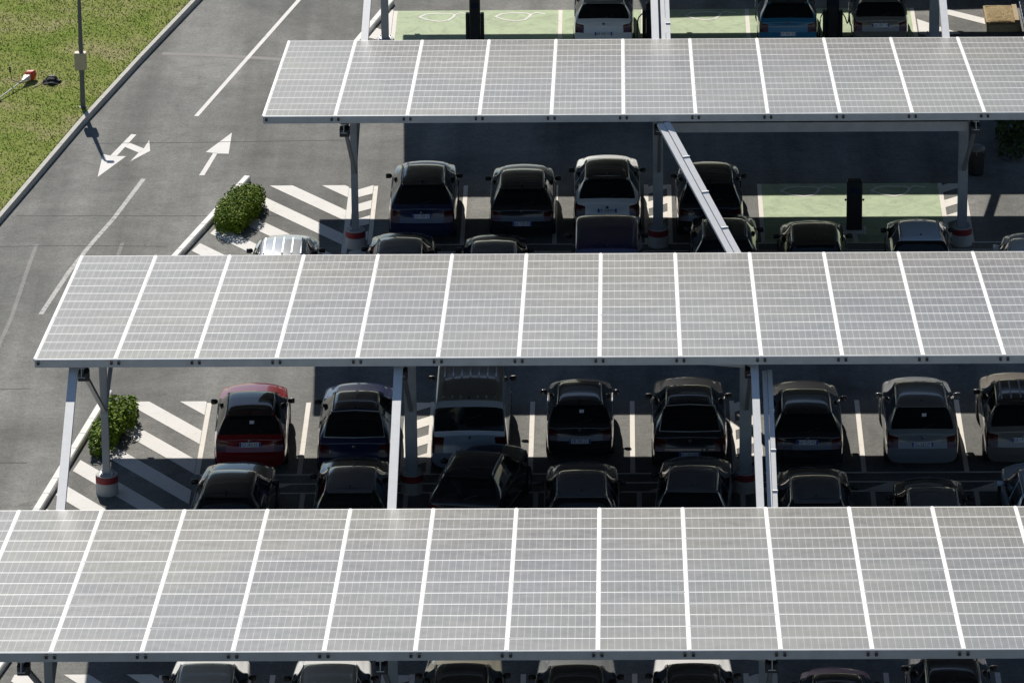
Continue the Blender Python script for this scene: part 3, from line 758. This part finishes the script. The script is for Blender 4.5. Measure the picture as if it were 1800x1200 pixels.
def make_car(kind, x, yrear, label, col, roof=None, rot=0, rails=False, plate_txt=None, plate_z=.80, name='parked_car', cat='car', group='cars parked under the canopies', bumper=None, ribs=0, trim=None, mirror=None, sticker=False, moulding='moulding', scale=1.0):
    parts, L, hw = SHAPES[kind]; sp = SPECS[kind]
    t = thing(name, label, cat, (x, yrear, 0), rot, group)
    t.scale = (1, scale, 1)
    pm = PM[col]; rm = PM[roof] if roof in PM else (M[roof] if roof else pm)
    mats = {'body': pm, 'rear_window': M['glass'], 'windscreen': M['glass'], 'side_window': M['glass'], 'tail_light': M['tail_red'], 'headlight': M['lamp_clear'], 'roof': rm, 'bumper': bumper or pm}
    for nm, me in parts:
        o = link(nm, me, t); o.material_slots[0].link = 'OBJECT'; o.material_slots[0].material = mats[nm]
    st = sp['st']; zroof = max(s[1] for s in st)
    wi = next(i for i, s in enumerate(st) if s[3] == 'F'); yws = st[wi+1][0]; zm = lerp_tab(sp['belt'], yws)+.05
    for s in (-1, 1):
        o = link('wing_mirror', MIR, t, (s*(hw*.97), yws-.02, zm)); o.scale = (s*.85, .85, .9)
        o.material_slots[0].link = 'OBJECT'; o.material_slots[0].material = mirror or (M['black_plastic'] if roof else pm)
    wr = .33 if kind in ('suv', 'van', 'coupe') else .30
    tm, rmh = WH[wr]
    for s in (-1, 1):
        for y in (.78, L-.85):
            o = link('wheel', tm, t, (s*(hw-.095), y, wr), (0, s*math.pi/2, 0)); link('rim', rmh, o)
    if rails:
        i0 = next(i for i, s in enumerate(st) if s[3] == 'T'); xw = st[i0+1][2]
        for s in (-1, 1): link('roof_rail', rail_mesh(s*(xw-.03), st[i0][0]+.1, yws-.55, zroof-.035), t)
    if kind != 'van':
        iT = next(i for i, s in enumerate(st) if s[3] == 'T')
        for s in (-1, 1):
            b = MB(); pts = []
            for i in range(iT, wi+3):
                y, zt, wr_ = st[i][0], st[i][1], st[i][2]
                ed = sp.get('edge', .075); pts.append((s*(wr_*.955), y+.0, zt-ed*.42-(.0 if i <= wi else .01)))
            b.tube(pts, .011, 6); b.build('roof_moulding', M[moulding], t, smooth=True)
            b = MB(); pts = []
            for i in range(iT-1, wi+2):
                y, zt = st[i][0], st[i][1]; zb_ = min(lerp_tab(sp['belt'], y), zt-.05)
                pts.append((s*(hw*.962), y, zb_+.012))
            b.tube(pts, .010, 6); b.build('belt_trim', M[moulding], t, smooth=True)
        if kind in ('hatch', 'suv', 'city', 'mpv'):
            i = iT-1; y, zt, wr_ = st[i][0], st[i][1], st[i][2]; b = MB()
            b.loft([[(-wr_*.86, y+.10, zt+.035), (wr_*.86, y+.10, zt+.035), (wr_*.86, y+.10, zt+.06), (-wr_*.86, y+.10, zt+.06)], [(-wr_*.80, y-.06, zt+.02), (wr_*.80, y-.06, zt+.02), (wr_*.80, y-.06, zt+.035), (-wr_*.80, y-.06, zt+.035)]])
            b.build('spoiler', rm if roof else pm, t)
    if ribs:
        b = MB(); i0 = next(i for i, s in enumerate(st) if s[3] == 'T'); xw = st[i0+1][2]
        for k in range(ribs):
            xx = -xw*.78+2*xw*.78*k/(ribs-1); zz = zroof+.012-.022*abs(xx/xw)**2
            b.beam((xx, st[i0][0]+.2, zz-.02), (xx, st[wi][0]-.25, zz), .035, .03)
        o = b.build('roof_ribs', rm if ribs > 5 else M['rail_silver'], t)
    lean = sp.get('lean', .1)
    if plate_txt: plate(t, plate_txt, .0-.052-(.0 if plate_z < .64 else -.045)+lean*max(0, plate_z-.62), plate_z)
    # badge and wiper on the tail
    zb = lerp_tab(sp['belt'], 0)
    b = MB(); b.lathe([(0, .012), (.035, .012), (.045, 0)], 14); o = b.build('badge', M['chrome'], t, (0, -.004+lean*(.88-.62), .885 if kind != 'van' else 1.0), (math.pi/2, 0, 0))
    if kind != 'coupe':
        y0, z0 = st[2][0], st[2][1]; y1, z1 = st[3][0], st[3][1]
        b = MB(); b.tube([(0, y0+lean*(z0-.6)*.9-.02, z0+.02), (.16, (y0+y1)/2+lean*.5-.05, (z0+z1)/2-.06), (.30, (y0+y1)/2+lean*.5-.04, (z0+z1)/2-.03)], .010, 6); b.build('rear_wiper', M['black_plastic'], t)
    i0 = next(i for i, s in enumerate(st) if s[3] == 'T')
    b = MB(); b.tube([(0, st[i0][0]+.15, zroof-.03), (0, st[i0][0]+.05, zroof+.04), (0, st[i0][0]-.05, zroof+.10)], [.022, .014, .005], 6); b.build('aerial', M['black_plastic'], t)
    if trim:     # bright rear window frame
        y0, z0, w0 = st[2][0], st[2][1], st[2][2]
        ring = [(-w0*.78, y0, z0), (w0*.78, y0, z0)] 
        pts = []
        for i in (2, 3, 4): pts.append((st[i][2]*.90*(.9 if not sp.get('wide') else 1.06), st[i][0]+lean*max(0, st[i][1]-.62)*max(0, 1-st[i][0]/1.1)+.02, st[i][1]+.005))
        b = MB(); full = [(-p[0], p[1], p[2]) for p in pts]+[pts[2], pts[1], pts[0]]
        full = full[:3]+[(0, pts[2][1]+.02, pts[2][2]+.025)]+full[3:]+[(0, pts[0][1]-.05, pts[0][2])]
        b.tube(full+[full[0]], .014, 6); b.build('window_trim', M[trim], t, smooth=True)
    if sticker:
        i = 3; b = MB(); y, z = st[i][0]+lean*.4, st[i][1]+.035
        b.quad([(-.01, y-.03, z-.035), (.10, y-.03, z-.035), (.10, y+.02, z+.03), (-.01, y+.02, z+.03)]); b.build('window_sticker', M['plate_white'], t)
    return t

def at_front(kind, yf): return yf-(next(s[0] for s in SPECS[kind]['st'] if s[3] == 'F'))
# middle row (tails to the camera)
bp = M['black_plastic']
make_car('hatch', -9.05, 5.3, 'red hatchback with dark glass roof beside the striped island', 'red', 'glass', R(1.5), plate_txt='CI 362 EE', mirror=bp, sticker=True)
make_car('coupe', -6.5, 4.9, 'black coupe styled crossover with pale rear window frame, right of the red hatchback', 'navy', 'black', plate_txt='FK 178 ET', plate_z=.55, trim='rail_silver', mirror=bp)
make_car('van', -3.70, 5.2, 'grey blue panel van with dark rear window behind the middle canopy post', 'vanblue', 'vanroof', name='parked_van', cat='van', group='vans parked under the canopies', ribs=7, plate_txt='', plate_z=.78)
make_car('city', -1.02, 5.95, 'black small hatchback with bright roof edge, right of the grey blue van', 'black', plate_txt='EB 283 JT', plate_z=.62, sticker=True, trim=None, moulding='rail_silver')
make_car('coupe', 1.66, 5.2, 'black sloping back crossover with chrome framed rear window, left of the paired beams', 'black', 'black', plate_txt='FS 170 MM', plate_z=.55, trim='rail_silver', moulding='rail_silver')
make_car('hatch', 4.52, 5.3, 'black hatchback just right of the paired beams in the middle row', 'black', plate_txt='AA 752 XQ', plate_z=.80, moulding='rail_silver')
make_car('mpv', 7.32, 5.35, 'dark grey people carrier with tall rear window in the middle row', 'grey', plate_txt='CL 557 JP', plate_z=.72, sticker=True, moulding='rail_silver')
make_car('suv', 9.75, 5.4, 'dark car with pale bonnet and ribbed roof at the right edge of the middle row', 'taupe', 'black', plate_txt='GE 113 KL', plate_z=.80, ribs=5)
# middle row, facing bays under the canopy below
make_car('suv', -9.33, at_front('suv', 1.8), 'shiny black car parked behind the red hatchback, roof reflecting sky', 'black', 'black', R(-2.5), rails=False)
make_car('hatch', -6.42, at_front('hatch', 2.4), 'dark grey car with rounded roof between the left tie beam and the black crossover', 'brown', 'darkgrey')
make_car('suv', -3.75, at_front('suv', 3.0), 'black car parked askew and tucked close behind the grey blue van', 'black', 'black', R(-10), rails=True)
make_car('suv', -.95, at_front('suv', 1.7), 'charcoal car with wide flat roof behind the black small hatchback', 'darkgrey', 'darkgrey', rails=False, moulding='rail_silver')
make_car('hatch', 1.62, at_front('hatch', 2.35), 'dark grey hatchback behind the chrome framed black crossover', 'darkgrey', 'darkgrey', R(-3), moulding='rail_silver')
make_car('suv', 4.55, at_front('suv', 1.3), 'dark car with silver roof rails right of the paired beams', 'black', 'darkgrey', rails=True)
make_car('hatch', 7.3, at_front('hatch', .9), 'dark car with thin roof rails behind the grey people carrier', 'black', 'darkgrey', rails=True)
make_car('mpv', 10.05, at_front('mpv', 1.7), 'pale blue grey car at the right edge under the nearest canopy', 'bluegrey', None, R(2))
# far row (tails to the camera)
make_car('suv', -5.36, 22.05, 'dark blue estate car with silver roof rails, first right of the far striped island', 'navy', 'greenblack', rails=True, plate_txt='CA 747 SF', plate_z=.80, moulding='rail_silver')
make_car('hatch', -2.66, 22.15, 'black rounded hatchback with plain dark roof left of the white crossover', 'black', 'black', plate_txt='BX 720 ES', plate_z=.56, moulding='rail_silver')
make_car('suv', -.36, 22.45, 'white crossover with black roof in the far row', 'white', 'black', plate_txt='FR 318 KN', plate_z=.80, moulding='rail_silver')
make_car('mpv', 2.42, 22.1, 'black car behind the diagonal cable tray in the far row', 'black', 'black', plate_txt='DJ 405 VW', plate_z=.72)
# far row, facing bays
make_car('mpv', -8.85, at_front('mpv', 18.35), 'silver grey car with ribbed roof below the clipped hedge', 'silver', 'silver', ribs=5)
make_car('suv', -5.8, at_front('suv', 18.3), 'dark grey car behind the dark blue estate, near the far left post', 'greenblack', 'darkgrey')
make_car('hatch', -3.33, at_front('hatch', 18.45), 'dark grey car behind the black rounded hatchback', 'greenblack', 'darkgrey', rails=True)
make_car('van', -.36, at_front('van', 19.5), 'navy van close behind the white crossover', 'inkblue', 'inkblue', name='parked_van', cat='van', group='vans parked under the canopies', scale=.9)
make_car('suv', 2.75, at_front('suv', 19.7), 'black car half hidden under the lower end of the diagonal cable tray', 'black', 'black', rails=True)
make_car('mpv', 5.1, at_front('mpv', 19.3), 'very dark brown car backed onto the green charging bay', 'brown', 'brown', rails=True)
make_car('city', 7.9, at_front('city', 19.8), 'pale blue grey car with black rear window backed onto a green bay', 'bluegrey', 'bluegrey')
make_car('hatch', 10.6, at_front('hatch', 18.4), 'white car with sloping bonnet at the right edge under the middle canopy', 'white', None, R(-6))
# farthest row, charging bays
make_car('hatch', -.48, 38.95, 'white hatchback with dark rear window charging at the top edge', 'white', 'grey', plate_txt='GB 628 CH', plate_z=.60)
make_car('hatch', 4.98, 38.9, 'bright blue hatchback plugged in at the top edge', 'blue', 'black', plate_txt='FT 941 ZE', plate_z=.58)
make_car('city', 7.72, 38.95, 'taupe small car plugged in beside the bright blue hatchback', 'taupe', 'taupe', plate_txt='GA 307 LB', plate_z=.80)
# nearest row
yC = -11.8
make_car('mpv', -9.12, yC, 'white car with lit bonnet, leftmost under the front edge of the nearest canopy', 'white', 'white')
make_car('mpv', -6.42, yC-.05, 'white car with black mirrors, second from the left along the bottom edge', 'white', 'white', mirror=bp)
make_car('suv', -3.52, yC-.1, 'beige car with black roof along the bottom edge', 'beige', 'black')
make_car('suv', -1.02, yC-.2, 'mid grey car with black roof along the bottom edge', 'midgrey', 'black')
make_car('suv', 1.55, yC-.15, 'white crossover with black roof along the bottom edge', 'white', 'black')
make_car('city', 4.68, yC-.25, 'dark purple car parked low in its bay along the bottom edge', 'purple', 'purple')
make_car('suv', 7.2, yC+.2, 'black car with taupe edged roof at the bottom right', 'darkgrey', 'black', rails=True)

# ------------------------------------------------------------------ charging points
def charger(x, y, label, h=1.45, wd=.36, side=True):
    t = thing('charging_point', label, 'EV charger', (x, y, 0), 0, 'black charging points between the green bays')
    b = MB(); b.bbox((0, 0, h/2+.05), (wd, .26, h-.1), .03); b.build('cabinet', M['black_plastic'], t)
    b = MB(); b.bbox((0, 0, .05), (wd+.2, .45, .1), .02); b.build('base', M['concrete'], t)
    b = MB(); b.box((0, -.134, h-.28), (wd*.6, .012, .16)); b.build('screen', M['screen'], t)
    if side:
        b = MB(); b.bbox((-wd/2-.06, .02, .5), (.11, .22, .9), .02); b.bbox((wd/2+.06, .02, .5), (.11, .22, .9), .02); b.build('socket_box', M['black_plastic'], t)
    for s in (-1, 1):
        b = MB(); b.tube([(s*(wd/2+.01), -.05, .95), (s*(wd/2+.05), -.05, .93)], .03, 10); b.build('socket', M['grey_plastic'], t)
    return t
charger(-4.31, 39.9, 'black charging point between the two empty green bays at the top edge', 1.5, .32)
charger(.94, 40.1, 'black charging point behind the paired beams beside the white hatchback', 1.2, .3)
charger(6.34, 40.0, 'black charging point with cables between the blue and the taupe cars', 1.5, .36)
charger(6.33, 22.9, 'tall black charging point on the line between the two green bays of the far row', 1.5, .42, False)
def cable(label, pts, r=.018):
    b = MB(); P = [Vector(p) for p in pts]; out = []
    for i in range(len(P)-1):
        p0, p1, p2, p3 = P[max(i-1, 0)], P[i], P[i+1], P[min(i+2, len(P)-1)]
        for k in range(6):
            u = k/6; out.append(.5*((2*p1)+(-p0+p2)*u+(2*p0-5*p1+4*p2-p3)*u*u+(-p0+3*p1-3*p2+p3)*u**3))
    out.append(P[-1]); b.tube(out, r, 7)
    return tag(b.build('charging_cable', M['black_plastic'], smooth=True), label, 'cable', 'charging cables')
cable('black charging cable hanging to the bright blue car', [(6.12, 40.0, .95), (5.98, 39.9, .75), (5.95, 39.8, .3), (5.93, 39.9, .05), (5.86, 40.1, .4), (5.82, 40.3, .8)])
cable('black charging cable hanging to the taupe car', [(6.56, 40.0, .95), (6.7, 39.95, .75), (6.78, 39.95, .55), (6.84, 40.1, .8), (6.88, 40.2, .85)])
cable('pale charging cable beside the white hatchback', [(.75, 40.1, .9), (.55, 40.0, .7), (.52, 39.8, .2), (.5, 39.7, .04), (.42, 39.9, .3), (.38, 40.1, .75)], .02)

# ------------------------------------------------------------------ lamp post, garden tools and odds and ends
t = thing('lamp_post', 'dark grey lamp post with beige box standing in the grass by the kerb', 'lamp post', (-15.50, 33.68, .1))
b = MB(); b.tube([(0, 0, 0), (0, 0, 1.0), (0, 0, 3.35)], [.075, .072, .05], 12); b.lathe([(.13, 0), (.13, .04), (.08, .06)], 14); b.build('pole', M['lamp_pole'], t, smooth=False)
b = MB(); b.bbox((-.02, -.02, 1.44), (.34, .26, .50), .015); b.build('control_box', M['beige_box'], t)
b = MB(); b.tube([(0, 0, 3.3), (.02, 0, 3.45), (.1, -.02, 3.52)], .04, 8); b.bbox((.16, -.03, 3.52), (.2, .14, .1), .02); b.build('lamp_head', M['lamp_pole'], t)
t = thing('brush_cutter', 'orange and white brush cutter lying on the grass', 'brush cutter', (-17.35, 35.9, .13), R(0))
ax = Vector((-.72, -1.75, 0)).normalized()
o0 = Vector((.05, .1, .16))
b = MB(); b.loft([[Vector((x*q, 0, z*q))+o0+ax*(-s) for x, z in ((-.1, -.1), (.1, -.1), (.13, .02), (.08, .13), (-.08, .13), (-.13, .02))] for s, q in ((0, .8), (.08, 1.15), (.22, 1.15), (.36, .75), (.42, .35))]); b.build('engine_cover', M['orange'], t)
b = MB(); b.loft([[Vector((x*q, 0, z*q))+o0+ax*s for x, z in ((-.08, -.08), (.08, -.08), (.08, .08), (-.08, .08))] for s, q in ((0.01, 1.), (.12, .9), (.24, .5), (.34, .35))]); b.build('clutch_housing', M['white_plastic'], t)
b = MB(); b.tube([o0+ax*.3, o0+ax*.9+Vector((0, 0, -.04)), o0+ax*1.9+Vector((0, 0, -.10))], .02, 8); b.build('shaft', M['white_plastic'], t)
b = MB(); p = o0+ax*.55; b.tube([p, p+Vector((-.22, .1, .05)), p+Vector((-.26, .14, .30))], .016, 8); b.tube([p, p+Vector((.2, -.1, .05))], .016, 8); b.tube([p+Vector((-.26, .14, .26)), p+Vector((-.28, .16, .44))], .026, 8); b.build('handlebar', M['black_plastic'], t)
b = MB(); e = o0+ax*1.9+Vector((0, 0, -.13)); b.lathe([(0, 0), (.05, 0), (.12, .02), (.05, .05), (0, .05)], 16, e); b.build('cutter_head', M['black_plastic'], t)
b = MB(); b.tube([(0, 0, 0), (.28, .55, .02), (.57, 1.12, .03)], .016, 7)
tag(b.build('wooden_stick', M['stick'], None, (-17.12, 35.42, .16)), 'thin pale stick lying on the grass beside the black bag', 'stick')
t = thing('tool_bag', 'crumpled black bag lying on the grass left of the lamp post', 'bag', (-16.6, 36.0, .12))
bm = bmesh.new(); bmesh.ops.create_icosphere(bm, subdivisions=3, radius=1); rnd = random.Random(5)
for v in bm.verts:
    n_ = .12*math.sin(v.co.x*6+1)+.1*math.sin(v.co.y*8+v.co.z*5)
    v.co = Vector((v.co.x*.26*(1+n_), v.co.y*.34*(1+n_), max(-.02, v.co.z)*.15*(1+2*n_)))
me = bpy.data.meshes.new('bag_body'); bm.to_mesh(me); bm.free(); me.materials.append(M['black_cloth']); link('bag_body', me, t)
b = MB(); b.tube([(-.18, .05, .1), (-.08, .0, .2), (.08, .02, .2), (.16, .08, .1)], .02, 7); b.build('strap', M['grey_plastic'], t)

t = thing('waste_bin', 'dark waste bin in the shade right of the far canopy post', 'bin', (9.9, 27.7, 0))
b = MB(); b.lathe([(0, 0), (.2, 0), (.22, .05), (.24, .55), (.26, .57), (.26, .6), (.0, .6)], 20); b.build('bin_body', M['black_plastic'], t)
b = MB(); b.lathe([(.245, .72), (.25, .76), (.2, .82), (0, .84)], 20); 
for a in range(4): b.tube([(.2*math.cos(a*1.57), .2*math.sin(a*1.57), .58), (.2*math.cos(a*1.57), .2*math.sin(a*1.57), .75)], .015, 6)
b.build('lid', M['grey_plastic'], t)
t = thing('straw_crate', 'wooden crate heaped with straw in the top right corner', 'crate', (11.45, 41.75, 0)); t.scale = (1, 1, .5)
b = MB()
for (c_, d_) in (((-.45, 0, .22), (.05, 1.9, .44)), ((.45, 0, .26), (.14, 1.9, .52)), ((0, -.95, .22), (.84, .05, .44)), ((0, .95, .22), (.84, .05, .44))): b.box(c_, d_)
b.build('crate_boards', M['wood'], t)
rnd = random.Random(2); b = MB()
for i in range(1300):
    x, y = rnd.uniform(-.42, .38), rnd.uniform(-.92, .92); z = .40+.1*(1-(x/.45)**2)*(1-(y/.95)**2)+rnd.uniform(-.03, .03); a = rnd.uniform(0, 6.28); l = rnd.uniform(.05, .13)
    d = Vector((math.cos(a), math.sin(a), rnd.uniform(-.25, .25)))*l; s = Vector((-math.sin(a), math.cos(a), 0))*.008
    p = Vector((x, y, z)); b.quad([p-d-s, p+d-s, p+d+s, p-d+s])
b.quad([(-.42, -.92, .38), (.38, -.92, .38), (.38, .92, .38), (-.42, .92, .38)])
b.build('straw', M['straw'], t)
t = thing('shipping_container', 'dark blue corrugated container at the top right edge', 'container', (13.35, 43.4, 0))
b = MB(); n = 60; rg = []
for k in range(n):
    y = -3+6*k/n; o_ = (0, 0, .035, .035)[k % 4]; rg.append((y, o_))
for (y, o_), (y2, o2) in zip(rg[:-1], rg[1:]):
    b.quad([(-1.2-o_, y, .15), (-1.2-o2, y2, .15), (-1.2-o2, y2, 2.5), (-1.2-o_, y, 2.5)][::-1])
b.box((.02, -.05, 1.3), (2.4, 5.9, 2.3)); b.build('container_wall', M['blue_steel'], t)
b = MB()
for z in (.08, 2.55): b.box((0, 0, z), (2.5, 6.1, .14))
for x in (-1.2, 1.2):
    for y in (-3., 3.): b.box((x, y, 1.3), (.14, .14, 2.28))
b.build('container_frame', M['blue_steel'], t)
